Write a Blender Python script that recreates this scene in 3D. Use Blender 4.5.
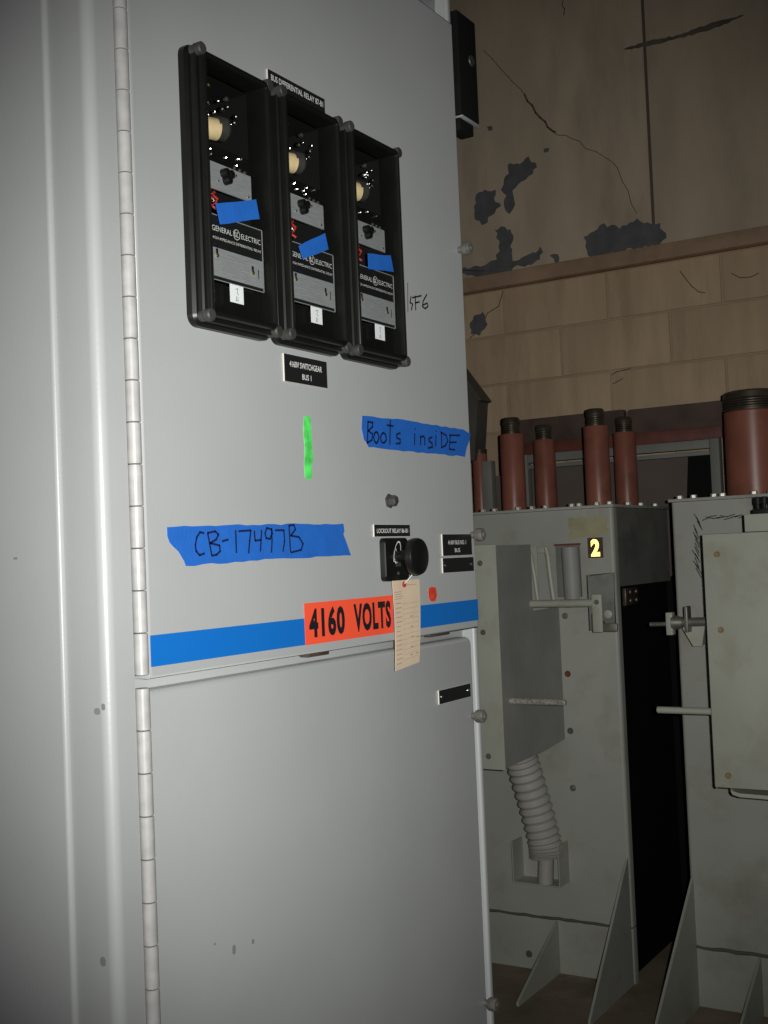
import bpy, bmesh, math, random
from mathutils import Vector, Matrix

for o in list(bpy.data.objects):
    bpy.data.objects.remove(o)
scene = bpy.context.scene
C = scene.collection
PI = math.pi
random.seed(7)

# ------------------------------------------------------------------ camera
# world: +X runs along the cabinet front away from the camera, +Y into the cabinet
CAM = Vector((0.0, -0.92, 1.40))
cam_d = bpy.data.cameras.new('camera')
cam = bpy.data.objects.new('camera', cam_d)
C.objects.link(cam)
M = Matrix(((0.521909, -0.011226, -0.852927), (-0.852017, -0.054892, -0.520629), (-0.040974, 0.998429, -0.038213)))
cam.matrix_world = Matrix.Translation(CAM) @ M.to_4x4()
cam_d.sensor_fit = 'VERTICAL'
cam_d.sensor_height = 36.0
cam_d.lens = 42.1875
cam_d.clip_start = 0.02
scene.camera = cam

# ------------------------------------------------------------------ light
world = bpy.data.worlds.new('world')
scene.world = world
world.use_nodes = True
world.node_tree.nodes['Background'].inputs[0].default_value = (0.75, 0.85, 1.0, 1)
world.node_tree.nodes['Background'].inputs[1].default_value = 0.012

fl_d = bpy.data.lights.new('camera_flash', 'SPOT')
fl_d.energy = 186
fl_d.color = (1.0, 0.985, 0.95)
fl_d.spot_size = math.radians(70)
fl_d.spot_blend = 1.0
fl_d.shadow_soft_size = 0.011
fl = bpy.data.objects.new('camera_flash', fl_d)
C.objects.link(fl)
FLASH = CAM + M @ Vector((0.060, 0.020, -0.01))
aim = M @ Vector((0.030, 0.002, -1.0))
fl.location = FLASH
fl.rotation_euler = aim.to_track_quat('-Z', 'Y').to_euler()

scene.view_settings.view_transform = 'Standard'
scene.view_settings.look = 'None'
scene.view_settings.gamma = 1.0
scene.view_settings.use_curve_mapping = False
scene.view_settings.exposure = 0.0

# ------------------------------------------------------------------ materials
def srgb(r, g, b):
    f = lambda c: (c / 255 / 12.92) if c / 255 <= 0.04045 else ((c / 255 + 0.055) / 1.055) ** 2.4
    return (f(r), f(g), f(b), 1)

def mat(name, col, rough=0.5, metal=0.0, vary=0.0, scale=6.0, bump=0.0, bscale=120.0, spec=0.5, dirt=None, dirt_amt=0.0, dscale=3.0, stretch=None):
    m = bpy.data.materials.new(name)
    m.use_nodes = True
    nt = m.node_tree
    b = nt.nodes['Principled BSDF']
    b.inputs['Roughness'].default_value = rough
    b.inputs['Metallic'].default_value = metal
    b.inputs['Specular IOR Level'].default_value = spec
    b.inputs['Base Color'].default_value = col
    tc = nt.nodes.new('ShaderNodeTexCoord')
    geo = nt.nodes.new('ShaderNodeNewGeometry')
    vec = geo.outputs['Position']
    if stretch:
        mp = nt.nodes.new('ShaderNodeMapping')
        mp.inputs['Scale'].default_value = stretch
        nt.links.new(vec, mp.inputs[0])
        vec = mp.outputs[0]
    cur = None
    if vary > 0:
        n = nt.nodes.new('ShaderNodeTexNoise')
        n.inputs['Scale'].default_value = scale
        n.inputs['Detail'].default_value = 5
        nt.links.new(vec, n.inputs['Vector'])
        r = nt.nodes.new('ShaderNodeValToRGB')
        r.color_ramp.elements[0].position = 0.3
        r.color_ramp.elements[1].position = 0.7
        r.color_ramp.elements[0].color = tuple(c * (1 - vary) for c in col[:3]) + (1,)
        r.color_ramp.elements[1].color = tuple(min(1, c * (1 + vary)) for c in col[:3]) + (1,)
        nt.links.new(n.outputs['Fac'], r.inputs[0])
        cur = r.outputs[0]
    if dirt:
        n2 = nt.nodes.new('ShaderNodeTexNoise')
        n2.inputs['Scale'].default_value = dscale
        n2.inputs['Detail'].default_value = 8
        n2.inputs['Roughness'].default_value = 0.65
        nt.links.new(vec, n2.inputs['Vector'])
        r2 = nt.nodes.new('ShaderNodeValToRGB')
        r2.color_ramp.elements[0].position = 0.52
        r2.color_ramp.elements[1].position = 0.72
        r2.color_ramp.elements[0].color = (0, 0, 0, 1)
        r2.color_ramp.elements[1].color = (dirt_amt,) * 3 + (1,)
        nt.links.new(n2.outputs['Fac'], r2.inputs[0])
        mx = nt.nodes.new('ShaderNodeMix')
        mx.data_type = 'RGBA'
        nt.links.new(r2.outputs[0], mx.inputs['Factor'])
        if cur is not None:
            nt.links.new(cur, mx.inputs['A'])
        else:
            mx.inputs['A'].default_value = col
        mx.inputs['B'].default_value = dirt
        cur = mx.outputs['Result']
    if cur is not None:
        nt.links.new(cur, b.inputs['Base Color'])
    if bump > 0:
        n3 = nt.nodes.new('ShaderNodeTexNoise')
        n3.inputs['Scale'].default_value = bscale
        n3.inputs['Detail'].default_value = 4
        nt.links.new(geo.outputs['Position'], n3.inputs['Vector'])
        bp = nt.nodes.new('ShaderNodeBump')
        bp.inputs['Strength'].default_value = bump
        bp.inputs['Distance'].default_value = 0.002
        nt.links.new(n3.outputs['Fac'], bp.inputs['Height'])
        nt.links.new(bp.outputs[0], b.inputs['Normal'])
    return m

MT = {}
MT['paint'] = mat('grey_enamel', (0.330, 0.344, 0.345, 1), 0.36, vary=0.035, scale=5, bump=0.06, bscale=260, spec=0.4)
MT['hinge'] = mat('hinge_paint', (0.34, 0.34, 0.33, 1), 0.4, vary=0.12, scale=60)
MT['seam'] = mat('dark_gap', (0.03, 0.03, 0.03, 1), 0.8)
MT['smudge'] = mat('grime', (0.20, 0.20, 0.205, 1), 0.6)
MT['tape'] = mat('painters_tape_blue', (0.010, 0.105, 0.43, 1), 0.62, vary=0.08, scale=40, bump=0.25, bscale=420)
MT['stripe'] = mat('blue_vinyl', (0.003, 0.125, 0.45, 1), 0.5)
MT['orange'] = mat('orange_vinyl', (0.80, 0.085, 0.035, 1), 0.5)
MT['ink'] = mat('black_ink', (0.006, 0.006, 0.010, 1), 0.6)
MT['marker'] = mat('marker_ink', (0.004, 0.010, 0.060, 1), 0.6)
MT['black'] = mat('black_bakelite', (0.006, 0.0062, 0.0055, 1), 0.34, vary=0.15, scale=30, spec=0.3)
MT['cavity'] = mat('black_matte', (0.004, 0.004, 0.004, 1), 0.8, spec=0.2)
MT['nut'] = mat('dull_nut', (0.035, 0.035, 0.032, 1), 0.5, vary=0.3, scale=80)
MT['plate'] = mat('laminate_black', (0.010, 0.010, 0.011, 1), 0.45)
MT['plate_edge'] = mat('laminate_core', (0.62, 0.60, 0.54, 1), 0.5)
MT['white'] = mat('white_engraving', (0.62, 0.62, 0.60, 1), 0.6)
MT['relay_plate'] = mat('brushed_plate', (0.30, 0.31, 0.32, 1), 0.5, metal=0.2, vary=0.12, scale=50, stretch=(1, 1, 12))
MT['cream'] = mat('cream_coil', (0.62, 0.47, 0.26, 1), 0.5, vary=0.1, scale=80)
MT['chrome'] = mat('nickel', (0.75, 0.74, 0.70, 1), 0.22, metal=1.0)
MT['brass'] = mat('brass', (0.62, 0.46, 0.20, 1), 0.3, metal=1.0)
MT['screwbrass'] = mat('dull_brass', (0.30, 0.23, 0.13, 1), 0.5, metal=0.3, vary=0.3, scale=90)
MT['redwire'] = mat('red_wire', (0.38, 0.025, 0.02, 1), 0.45)
MT['paper'] = mat('white_label', (0.88, 0.89, 0.92, 1), 0.6)
MT['manila'] = mat('manila_card', (0.60, 0.485, 0.345, 1), 0.75, vary=0.05, scale=40)
MT['print'] = mat('faint_print', (0.26, 0.20, 0.17, 1), 0.8)
MT['redprint'] = mat('red_print', (0.42, 0.05, 0.05, 1), 0.7)
MT['green'] = mat('green_paint', (0.08, 0.60, 0.11, 1), 0.6, vary=0.35, scale=70)
MT['redmark'] = mat('red_mark', (0.55, 0.05, 0.02, 1), 0.6, vary=0.3, scale=120)
MT['steel'] = mat('zinc_steel', (0.22, 0.21, 0.185, 1), 0.48, metal=0.5, vary=0.2, scale=60)
MT['bright'] = mat('bright_rod', (0.52, 0.50, 0.44, 1), 0.4, metal=0.3, vary=0.45, scale=150)
MT['screw'] = mat('aged_screw', (0.13, 0.125, 0.11, 1), 0.45, metal=0.2, vary=0.3, scale=120)
MT['bpaint'] = mat('breaker_grey', (0.40, 0.41, 0.365, 1), 0.5, vary=0.07, scale=4, bump=0.1, bscale=150, dirt=(0.20, 0.17, 0.11, 1), dirt_amt=0.45, dscale=5)
MT['bpaint_box'] = mat('breaker_box_grey', (0.42, 0.435, 0.365, 1), 0.5, vary=0.06, scale=5, bump=0.08, bscale=150, dirt=(0.26, 0.22, 0.14, 1), dirt_amt=0.4, dscale=7)
MT['bdark'] = mat('galvanised_dark', (0.25, 0.255, 0.235, 1), 0.5, metal=0.25, vary=0.14, scale=9, dirt=(0.07, 0.07, 0.06, 1), dirt_amt=0.5, dscale=6)
MT['bsheet'] = mat('bare_grey_sheet', (0.33, 0.335, 0.315, 1), 0.55, vary=0.12, scale=7)
MT['bblack'] = mat('black_shade_fill', (0.006, 0.006, 0.006, 1), 0.8, spec=0.15)  # near-black, keeps the open breaker sides and the gap behind dark
MT['bushing'] = mat('red_bushing', (0.265, 0.098, 0.066, 1), 0.36, vary=0.12, scale=12, dirt=(0.10, 0.045, 0.03, 1), dirt_amt=0.5, dscale=10)
MT['cap'] = mat('dark_bronze_cap', (0.075, 0.058, 0.04, 1), 0.42, metal=0.35, vary=0.3, scale=40)
MT['conduit'] = mat('grey_flex', (0.42, 0.41, 0.37, 1), 0.6, vary=0.06, scale=20)
MT['yellow_res'] = mat('tape_residue', (0.40, 0.375, 0.235, 1), 0.7, vary=0.12, scale=20)
MT['rust'] = mat('rusty_edge', (0.18, 0.05, 0.03, 1), 0.8)
MT['rubber'] = mat('oily_grime', (0.10, 0.10, 0.09, 1), 0.7)
MT['board'] = mat('dark_phenolic_board', (0.085, 0.055, 0.042, 1), 0.6, vary=0.35, scale=9)
MT['redstrip'] = mat('red_board_edge', (0.14, 0.040, 0.026, 1), 0.6, vary=0.3, scale=14)
MT['rack'] = mat('rack_grey', (0.21, 0.215, 0.20, 1), 0.6, vary=0.1, scale=8)
MT['panelbrown'] = mat('brown_panel', (0.12, 0.095, 0.080, 1), 0.7, vary=0.12, scale=6)
MT['hood'] = mat('dark_sheet', (0.085, 0.080, 0.068, 1), 0.6, vary=0.2, scale=10)
MT['block'] = mat('painted_block', (0.54, 0.405, 0.265, 1), 0.85, vary=0.10, scale=3.5, bump=0.5, bscale=90, dirt=(0.27, 0.20, 0.125, 1), dirt_amt=0.5, dscale=1.6, stretch=(1, 5.0, 0.9))
MT['mortar'] = mat('painted_mortar', (0.42, 0.32, 0.215, 1), 0.9, vary=0.12, scale=5, bump=0.3)
MT['upper'] = mat('upper_concrete', (0.50, 0.41, 0.30, 1), 0.85, vary=0.13, scale=2.4, bump=0.3, bscale=70, dirt=(0.26, 0.21, 0.155, 1), dirt_amt=0.6, dscale=1.3, stretch=(1, 2.6, 0.8))
MT['ledge'] = mat('ledge_wood', (0.38, 0.25, 0.16, 1), 0.8, vary=0.2, scale=7, bump=0.3, dirt=(0.12, 0.08, 0.05, 1), dirt_amt=0.5, dscale=5)
MT['patch'] = mat('exposed_slate_grey', (0.115, 0.122, 0.122, 1), 0.9, vary=0.18, scale=20, bump=0.3)
MT['crack'] = mat('crack_dark', (0.12, 0.095, 0.07, 1), 0.9)
MT['soot'] = mat('soot', (0.13, 0.108, 0.082, 1), 0.9, vary=0.3, scale=12)
MT['floor'] = mat('floor_concrete', (0.26, 0.21, 0.15, 1), 0.85, vary=0.25, scale=5, bump=0.4, bscale=40, dirt=(0.06, 0.05, 0.04, 1), dirt_amt=0.6, dscale=4)
MT['ceiling'] = mat('ceiling_concrete', (0.25, 0.23, 0.20, 1), 0.9, vary=0.1)

def glass_mat():
    m = bpy.data.materials.new('relay_glass')
    m.use_nodes = True
    nt = m.node_tree
    nt.nodes.remove(nt.nodes['Principled BSDF'])
    out = nt.nodes['Material Output']
    t = nt.nodes.new('ShaderNodeBsdfTransparent')
    t.inputs[0].default_value = (0.96, 0.97, 0.965, 1)
    g = nt.nodes.new('ShaderNodeBsdfGlossy')
    g.inputs['Roughness'].default_value = 0.05
    mx = nt.nodes.new('ShaderNodeMixShader')
    mx.inputs[0].default_value = 0.035
    nt.links.new(t.outputs[0], mx.inputs[1])
    nt.links.new(g.outputs[0], mx.inputs[2])
    nt.links.new(mx.outputs[0], out.inputs[0])
    return m
MT['glass'] = glass_mat()

def prism_sheet(name, col):
    # reflective sheeting: tiny prism facets turned towards the aisle send light back
    m = bpy.data.materials.new(name)
    m.use_nodes = True
    nt = m.node_tree
    b = nt.nodes['Principled BSDF']
    b.inputs['Base Color'].default_value = col
    b.inputs['Metallic'].default_value = 1.0
    b.inputs['Roughness'].default_value = 0.40
    c = nt.nodes.new('ShaderNodeCombineXYZ')
    n = Vector((-0.93, -0.367, 0.0)).normalized()
    for i in range(3):
        c.inputs[i].default_value = n[i]
    nt.links.new(c.outputs[0], b.inputs['Normal'])
    return m
MT['reflect'] = prism_sheet('reflective_sheeting', (0.95, 0.64, 0.16, 1))

# ------------------------------------------------------------------ mesh tools
WL = {}

class MB:
    def __init__(s):
        s.v = []
        s.f = []
    def add(s, vs, fs):
        o = len(s.v)
        s.v += [tuple(p) for p in vs]
        s.f += [tuple(i + o for i in f) for f in fs]
        return s
    def box(s, x0, x1, y0, y1, z0, z1, b=0.0):
        if b <= 0:
            vs = [(x, y, z) for x in (x0, x1) for y in (y0, y1) for z in (z0, z1)]
            return s.add(vs, [(0, 1, 3, 2), (4, 6, 7, 5), (0, 4, 5, 1), (2, 3, 7, 6), (0, 2, 6, 4), (1, 5, 7, 3)])
        bm = bmesh.new()
        bmesh.ops.create_cube(bm, size=1.0)
        for v in bm.verts:
            v.co = Vector(((x0 + x1) / 2 + v.co.x * (x1 - x0), (y0 + y1) / 2 + v.co.y * (y1 - y0), (z0 + z1) / 2 + v.co.z * (z1 - z0)))
        bmesh.ops.bevel(bm, geom=bm.edges[:], offset=b, segments=2, profile=0.5, affect='EDGES')
        bm.verts.index_update()
        s.add([v.co[:] for v in bm.verts], [[v.index for v in f.verts] for f in bm.faces])
        bm.free()
        return s
    def loops(s, loops, cap0=True, cap1=True, close=False):
        n = len(loops[0])
        vs = [p for l in loops for p in l]
        fs = []
        for k in range(len(loops) - (0 if close else 1)):
            a = k * n
            c = ((k + 1) % len(loops)) * n
            for i in range(n):
                j = (i + 1) % n
                fs.append((a + i, a + j, c + j, c + i))
        if not close:
            if cap0:
                fs.append(tuple(range(n))[::-1])
            if cap1:
                fs.append(tuple((len(loops) - 1) * n + i for i in range(n)))
        return s.add(vs, fs)
    def lathe(s, p, axis, prof, n=24, cap=True):
        p = Vector(p)
        ax = Vector(axis).normalized()
        q = ax.orthogonal().normalized()
        r = ax.cross(q)
        L = []
        for t, rad in prof:
            L.append([p + ax * t + (q * math.cos(2 * PI * i / n) + r * math.sin(2 * PI * i / n)) * rad for i in range(n)])
        return s.loops(L, cap, cap)
    def cyl(s, p0, p1, r, n=20, r1=None):
        d = Vector(p1) - Vector(p0)
        return s.lathe(p0, d, [(0, r), (d.length, r if r1 is None else r1)], n)
    def tube(s, pts, r, n=10):
        pts = [Vector(p) for p in pts]
        L = []
        q = None
        for i, p in enumerate(pts):
            t = (pts[min(i + 1, len(pts) - 1)] - pts[max(i - 1, 0)]).normalized()
            if q is None:
                q = t.orthogonal().normalized()
            q = (q - t * q.dot(t)).normalized()
            w = t.cross(q)
            rr = r[i] if isinstance(r, (list, tuple)) else r
            L.append([p + (q * math.cos(2 * PI * k / n) + w * math.sin(2 * PI * k / n)) * rr for k in range(n)])
        return s.loops(L)
    def prism(s, poly, fn, d0, d1):
        # poly: 2D outline, fn(a, b, d) -> world
        L = [[fn(a, b, d0) for a, b in poly], [fn(a, b, d1) for a, b in poly]]
        return s.loops(L)
    def ribbon(s, pts, w, fn, d0, d1, widths=None):
        # flat stroke of width w with rounded joints
        for i in range(len(pts) - 1):
            a = Vector(pts[i])
            b = Vector(pts[i + 1])
            t = b - a
            if t.length < 1e-6:
                continue
            t.normalize()
            nrm = Vector((-t.y, t.x))
            wa = (widths[i] if widths else w) / 2
            wb = (widths[i + 1] if widths else w) / 2
            e = t * min(wa, wb) * 0.5
            poly = [a - e + nrm * wa, a - e - nrm * wa, b + e - nrm * wb, b + e + nrm * wb]
            s.prism([tuple(p) for p in poly], fn, d0, d1)
        return s
    def build(s, name, m, parent=None, sharp=35, kind=None, label=None, mesh=None):
        lo = [min(p[i] for p in s.v) for i in range(3)]
        hi = [max(p[i] for p in s.v) for i in range(3)]
        org = Vector(((lo[0] + hi[0]) / 2, (lo[1] + hi[1]) / 2, lo[2]))
        me = bpy.data.meshes.new(name)
        me.from_pydata([tuple(Vector(p) - org) for p in s.v], [], s.f)
        bm = bmesh.new()
        bm.from_mesh(me)
        bmesh.ops.recalc_face_normals(bm, faces=bm.faces[:])
        bm.to_mesh(me)
        bm.free()
        me.materials.append(MT[m] if isinstance(m, str) else m)
        for p in me.polygons:
            p.use_smooth = True
        me.set_sharp_from_angle(angle=math.radians(sharp))
        me.update()
        o = bpy.data.objects.new(name, me)
        C.objects.link(o)
        WL[o.name] = org
        if parent is not None:
            o.parent = parent
            o.location = org - WL[parent.name]
        else:
            o.location = org
        if kind:
            o['kind'] = kind
        if label:
            o['label'] = label
        return o

def thing(name, label, cat, loc, group=None):
    o = bpy.data.objects.new(name, None)
    o.empty_display_size = 0.05
    C.objects.link(o)
    o.location = loc
    WL[o.name] = Vector(loc)
    return tag(o, label, cat, group)

def tag(o, label, cat, group=None):
    o['label'] = label
    o['category'] = cat
    if group:
        o['group'] = group
    return o

def rrect(a0, a1, b0, b1, r, n=5):
    out = []
    for cx, cy, t0 in ((a1 - r, b1 - r, 0), (a0 + r, b1 - r, PI / 2), (a0 + r, b0 + r, PI), (a1 - r, b0 + r, 1.5 * PI)):
        for k in range(n + 1):
            t = t0 + PI / 2 * k / n
            out.append((cx + r * math.cos(t), cy + r * math.sin(t)))
    return out

def fdoor(y):                      # facing the aisle (-Y); depth d towards the viewer
    return lambda a, b, d: (a, y - d, b)

def fwall(x):                      # facing -X
    return lambda a, b, d: (x - d, a, b)

def text_geo(body, x0, x1, z0, z1, bold=0.0, align_h=True, gap=1.0):
    cu = bpy.data.curves.new('txt', 'FONT')
    cu.body = body
    cu.align_x = 'LEFT'
    cu.offset = bold
    cu.space_character = gap
    cu.resolution_u = 3
    o = bpy.data.objects.new('txt', cu)
    C.objects.link(o)
    dg = bpy.context.evaluated_depsgraph_get()
    me = bpy.data.meshes.new_from_object(o.evaluated_get(dg))
    vs = [v.co[:2] for v in me.vertices]
    fs = [tuple(p.vertices) for p in me.polygons]
    bpy.data.objects.remove(o)
    bpy.data.curves.remove(cu)
    bpy.data.meshes.remove(me)
    ax0 = min(v[0] for v in vs); ax1 = max(v[0] for v in vs)
    az0 = min(v[1] for v in vs); az1 = max(v[1] for v in vs)
    out = [(x0 + (v[0] - ax0) / (ax1 - ax0) * (x1 - x0), z0 + (v[1] - az0) / (az1 - az0) * (z1 - z0)) for v in vs]
    return out, fs

def text_part(name, body, x0, x1, z0, z1, fn, d, m, parent, bold=0.0, gap=1.0, label=None):
    vs, fs = text_geo(body, x0, x1, z0, z1, bold, gap=gap)
    mb = MB()
    mb.add([fn(a, b, d) for a, b in vs], fs)
    return mb.build(name, m, parent, label=label)

# ------------------------------------------------------------------ traced outlines on their real planes (metres)
CB_STROKES = [
    [(1.096, 1.438), (1.089, 1.439), (1.083, 1.433), (1.080, 1.424), (1.081, 1.417), (1.087, 1.412), (1.096, 1.414)],
    [(1.103, 1.438), (1.109, 1.412)],
    [(1.103, 1.438), (1.117, 1.440), (1.123, 1.436), (1.118, 1.430), (1.107, 1.426), (1.124, 1.423), (1.125, 1.416), (1.118, 1.412), (1.109, 1.411)],
    [(1.130, 1.428), (1.141, 1.430)],
    [(1.156, 1.441), (1.156, 1.414)],
    [(1.162, 1.440), (1.186, 1.441), (1.183, 1.428), (1.180, 1.413)],
    [(1.193, 1.440), (1.194, 1.428), (1.206, 1.429)],
    [(1.208, 1.441), (1.204, 1.415)],
    [(1.229, 1.442), (1.219, 1.444), (1.215, 1.437), (1.217, 1.431), (1.225, 1.430), (1.230, 1.437), (1.229, 1.443), (1.229, 1.427), (1.227, 1.413)],
    [(1.237, 1.441), (1.255, 1.441), (1.256, 1.427), (1.252, 1.414)],
    [(1.267, 1.447), (1.268, 1.413)],
    [(1.267, 1.447), (1.278, 1.448), (1.281, 1.442), (1.270, 1.434), (1.288, 1.432), (1.297, 1.423), (1.292, 1.415), (1.269, 1.412)],
]
CB_TAPE = [
    [(1.033, 1.445), (1.163, 1.448), (1.396, 1.450), (1.398, 1.440), (1.395, 1.435), (1.403, 1.422), (1.412, 1.406), (1.213, 1.404), (1.063, 1.400), (1.060, 1.406), (1.051, 1.417), (1.042, 1.423), (1.036, 1.428), (1.033, 1.435)],
]
BOOTS_STROKES = [
    [(1.471, 1.599), (1.467, 1.567)],
    [(1.471, 1.598), (1.484, 1.598), (1.483, 1.592), (1.471, 1.585), (1.482, 1.581), (1.480, 1.572), (1.466, 1.567)],
    [(1.494, 1.585), (1.490, 1.584), (1.487, 1.581), (1.485, 1.576), (1.486, 1.572), (1.489, 1.569), (1.492, 1.568), (1.496, 1.571), (1.499, 1.575), (1.499, 1.579), (1.497, 1.583), (1.494, 1.585)],
    [(1.514, 1.585), (1.510, 1.584), (1.506, 1.581), (1.504, 1.577), (1.505, 1.573), (1.508, 1.570), (1.513, 1.570), (1.517, 1.572), (1.520, 1.575), (1.520, 1.579), (1.518, 1.583), (1.514, 1.585)],
    [(1.534, 1.605), (1.530, 1.569)],
    [(1.524, 1.597), (1.542, 1.597)],
    [(1.562, 1.588), (1.551, 1.585), (1.551, 1.580), (1.561, 1.578), (1.560, 1.572), (1.548, 1.571)],
    [(1.606, 1.590), (1.604, 1.573)],
    [(1.608, 1.598), (1.608, 1.597)],
    [(1.624, 1.588), (1.623, 1.574)],
    [(1.623, 1.585), (1.634, 1.588), (1.637, 1.584), (1.636, 1.574)],
    [(1.661, 1.588), (1.650, 1.585), (1.650, 1.581), (1.660, 1.578), (1.660, 1.572), (1.646, 1.570)],
    [(1.674, 1.592), (1.671, 1.575)],
    [(1.675, 1.599), (1.675, 1.598)],
    [(1.692, 1.598), (1.691, 1.574)],
    [(1.690, 1.598), (1.708, 1.594), (1.713, 1.585), (1.704, 1.577), (1.690, 1.573)],
    [(1.722, 1.595), (1.717, 1.572)],
    [(1.719, 1.595), (1.755, 1.597)],
    [(1.719, 1.583), (1.742, 1.585)],
    [(1.717, 1.572), (1.736, 1.572)],
]
BOOTS_TAPE = [
    [(1.457, 1.606), (1.570, 1.609), (1.678, 1.608), (1.769, 1.608), (1.795, 1.602), (1.789, 1.590), (1.779, 1.578), (1.771, 1.563), (1.614, 1.561), (1.471, 1.561), (1.465, 1.568), (1.459, 1.571), (1.457, 1.578), (1.454, 1.587)],
]
SF_STROKES = [
    [(1.605, 1.825), (1.602, 1.779)],
    [(1.614, 1.805), (1.610, 1.795), (1.618, 1.794), (1.613, 1.784)],
    [(1.627, 1.808), (1.627, 1.786)],
    [(1.618, 1.804), (1.647, 1.812)],
    [(1.626, 1.797), (1.640, 1.801)],
    [(1.665, 1.817), (1.652, 1.804), (1.649, 1.795), (1.658, 1.793), (1.667, 1.798), (1.665, 1.803), (1.652, 1.798)],
]
PATCHES = [
    [(1.059, 3.018), (1.100, 3.004), (1.160, 3.008), (1.152, 2.969), (1.177, 2.946), (1.189, 2.912), (1.172, 2.881), (1.175, 2.817), (1.156, 2.800), (1.138, 2.837), (1.135, 2.892), (1.103, 2.932), (1.063, 2.942), (1.026, 2.971), (1.031, 2.990)],
    [(1.297, 2.924), (1.321, 2.863), (1.314, 2.796), (1.273, 2.779), (1.241, 2.810), (1.202, 2.840), (1.217, 2.880), (1.219, 2.908), (1.266, 2.927)],
    [(1.233, 2.757), (1.153, 2.739), (1.145, 2.691), (1.160, 2.666), (1.155, 2.610), (1.079, 2.616), (1.040, 2.618), (1.029, 2.644), (1.018, 2.620), (1.032, 2.590), (1.101, 2.578), (1.151, 2.573), (1.202, 2.553), (1.315, 2.558), (1.366, 2.579), (1.417, 2.607), (1.379, 2.614), (1.271, 2.611), (1.229, 2.623), (1.211, 2.675), (1.221, 2.714)],
    [(0.837, 2.646), (0.780, 2.672), (0.752, 2.681), (0.689, 2.664), (0.616, 2.677), (0.529, 2.644), (0.505, 2.605), (0.515, 2.573), (0.547, 2.561), (0.676, 2.566), (0.786, 2.553), (0.822, 2.573), (0.835, 2.610)],
    [(0.988, 2.595), (0.954, 2.598), (0.951, 2.566), (0.965, 2.561)],
    [(1.243, 3.188), (1.222, 3.187), (1.217, 3.169), (1.235, 3.167)],
    [(0.993, 3.040), (0.970, 3.039), (0.971, 3.025), (0.990, 3.023)],
]
BLOCK_PATCH = [
    [(1.364, 2.375), (1.342, 2.400), (1.300, 2.413), (1.282, 2.359), (1.298, 2.343), (1.320, 2.318), (1.361, 2.328)],
]
CRACKS = [
    [(1.247, 3.513), (1.132, 3.372), (1.066, 3.282)],
    [(1.066, 3.282), (1.021, 3.198), (0.966, 3.122), (0.938, 3.097)],
    [(0.938, 3.097), (0.873, 3.056), (0.774, 2.981), (0.703, 2.922), (0.662, 2.843), (0.615, 2.703)],
    [(0.879, 3.626), (0.878, 3.563)],
]
BCRACKS = [
    [(0.456, 2.450), (0.417, 2.389), (0.389, 2.360), (0.364, 2.352)],
    [(0.262, 2.411), (0.231, 2.389), (0.191, 2.385), (0.162, 2.395)],
    [(0.748, 2.083), (0.729, 2.094), (0.671, 2.100)],
    [(0.745, 2.048), (0.704, 2.065)],
]
BCRACK2 = [
    [(1.368, 2.310), (1.314, 2.345), (1.280, 2.405), (1.227, 2.426), (1.204, 2.487)],
]
SMEAR = [
    [(0.635, 3.360), (0.528, 3.356), (0.423, 3.351), (0.287, 3.358), (0.163, 3.366)],
]


# ------------------------------------------------------------------ the room
XW = 4.5
fl_ = MB().box(-4.0, 4.7, -4.0, 4.0, -0.12, 0.0).build('floor', 'floor')
fl_['kind'] = 'structure'
ce = MB().box(-4.0, 4.7, -4.0, 4.0, 4.3, 4.4).build('ceiling', 'ceiling')
ce['kind'] = 'structure'
wb = MB().box(XW + 0.008, XW + 0.2, -4.0, 4.0, 0.0, 4.3).build('wall_back', 'mortar')
wb['kind'] = 'structure'
wl = MB().box(-4.0, XW, 3.8, 4.0, 0.0, 4.3).build('wall_left', 'mortar')
wl['kind'] = 'structure'

# concrete blocks below the ledge, one shared mesh per length
CH = 0.2
BL = 0.452
J = 0.009
blk = {}
def block(y0, y1, z0, z1):
    key = (round(y1 - y0, 3), round(z1 - z0, 3))
    if key not in blk:
        b = MB().box(XW, XW + 0.03, y0 + J / 2, y1 - J / 2, z0 + J / 2, z1 - J / 2, 0.003)
        o = b.build('block', 'block', wb)
        blk[key] = o.data
        return o
    o = bpy.data.objects.new('block', blk[key])
    C.objects.link(o)
    o.parent = wb
    o.location = Vector((XW + 0.015, (y0 + y1) / 2, z0 + J / 2)) - WL[wb.name]
    return o
courses = [(2.303, 2.496), (2.100, 2.303)] + [(2.100 - CH * (k + 1), 2.100 - CH * k) for k in range(10)]
for k, (z0, z1) in enumerate(courses):
    off = 0.752 if k % 2 == 0 else 0.505
    for i in range(-6, 5):
        block(off + BL * i, off + BL * (i + 1), z0, z1)

# upper wall: concrete panels with a recessed seam, over a timber ledge
for y0, y1 in ((-3.2, -1.95), (-1.944, -0.702), (-0.696, 0.545), (0.557, 1.795), (1.801, 3.7)):
    MB().box(XW, XW + 0.03, y0, y1, 2.545, 4.299, 0.002).build('wall_panel', 'upper', wb)
MB().box(XW + 0.003, XW + 0.010, 0.544, 0.558, 2.53, 4.29).build('panel_seam', 'crack', wb)
lg = MB().box(XW - 0.045, XW + 0.02, -3.2, 3.7, 2.497, 2.556, 0.004).build('trim_1', 'ledge')
lg['kind'] = 'structure'

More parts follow.
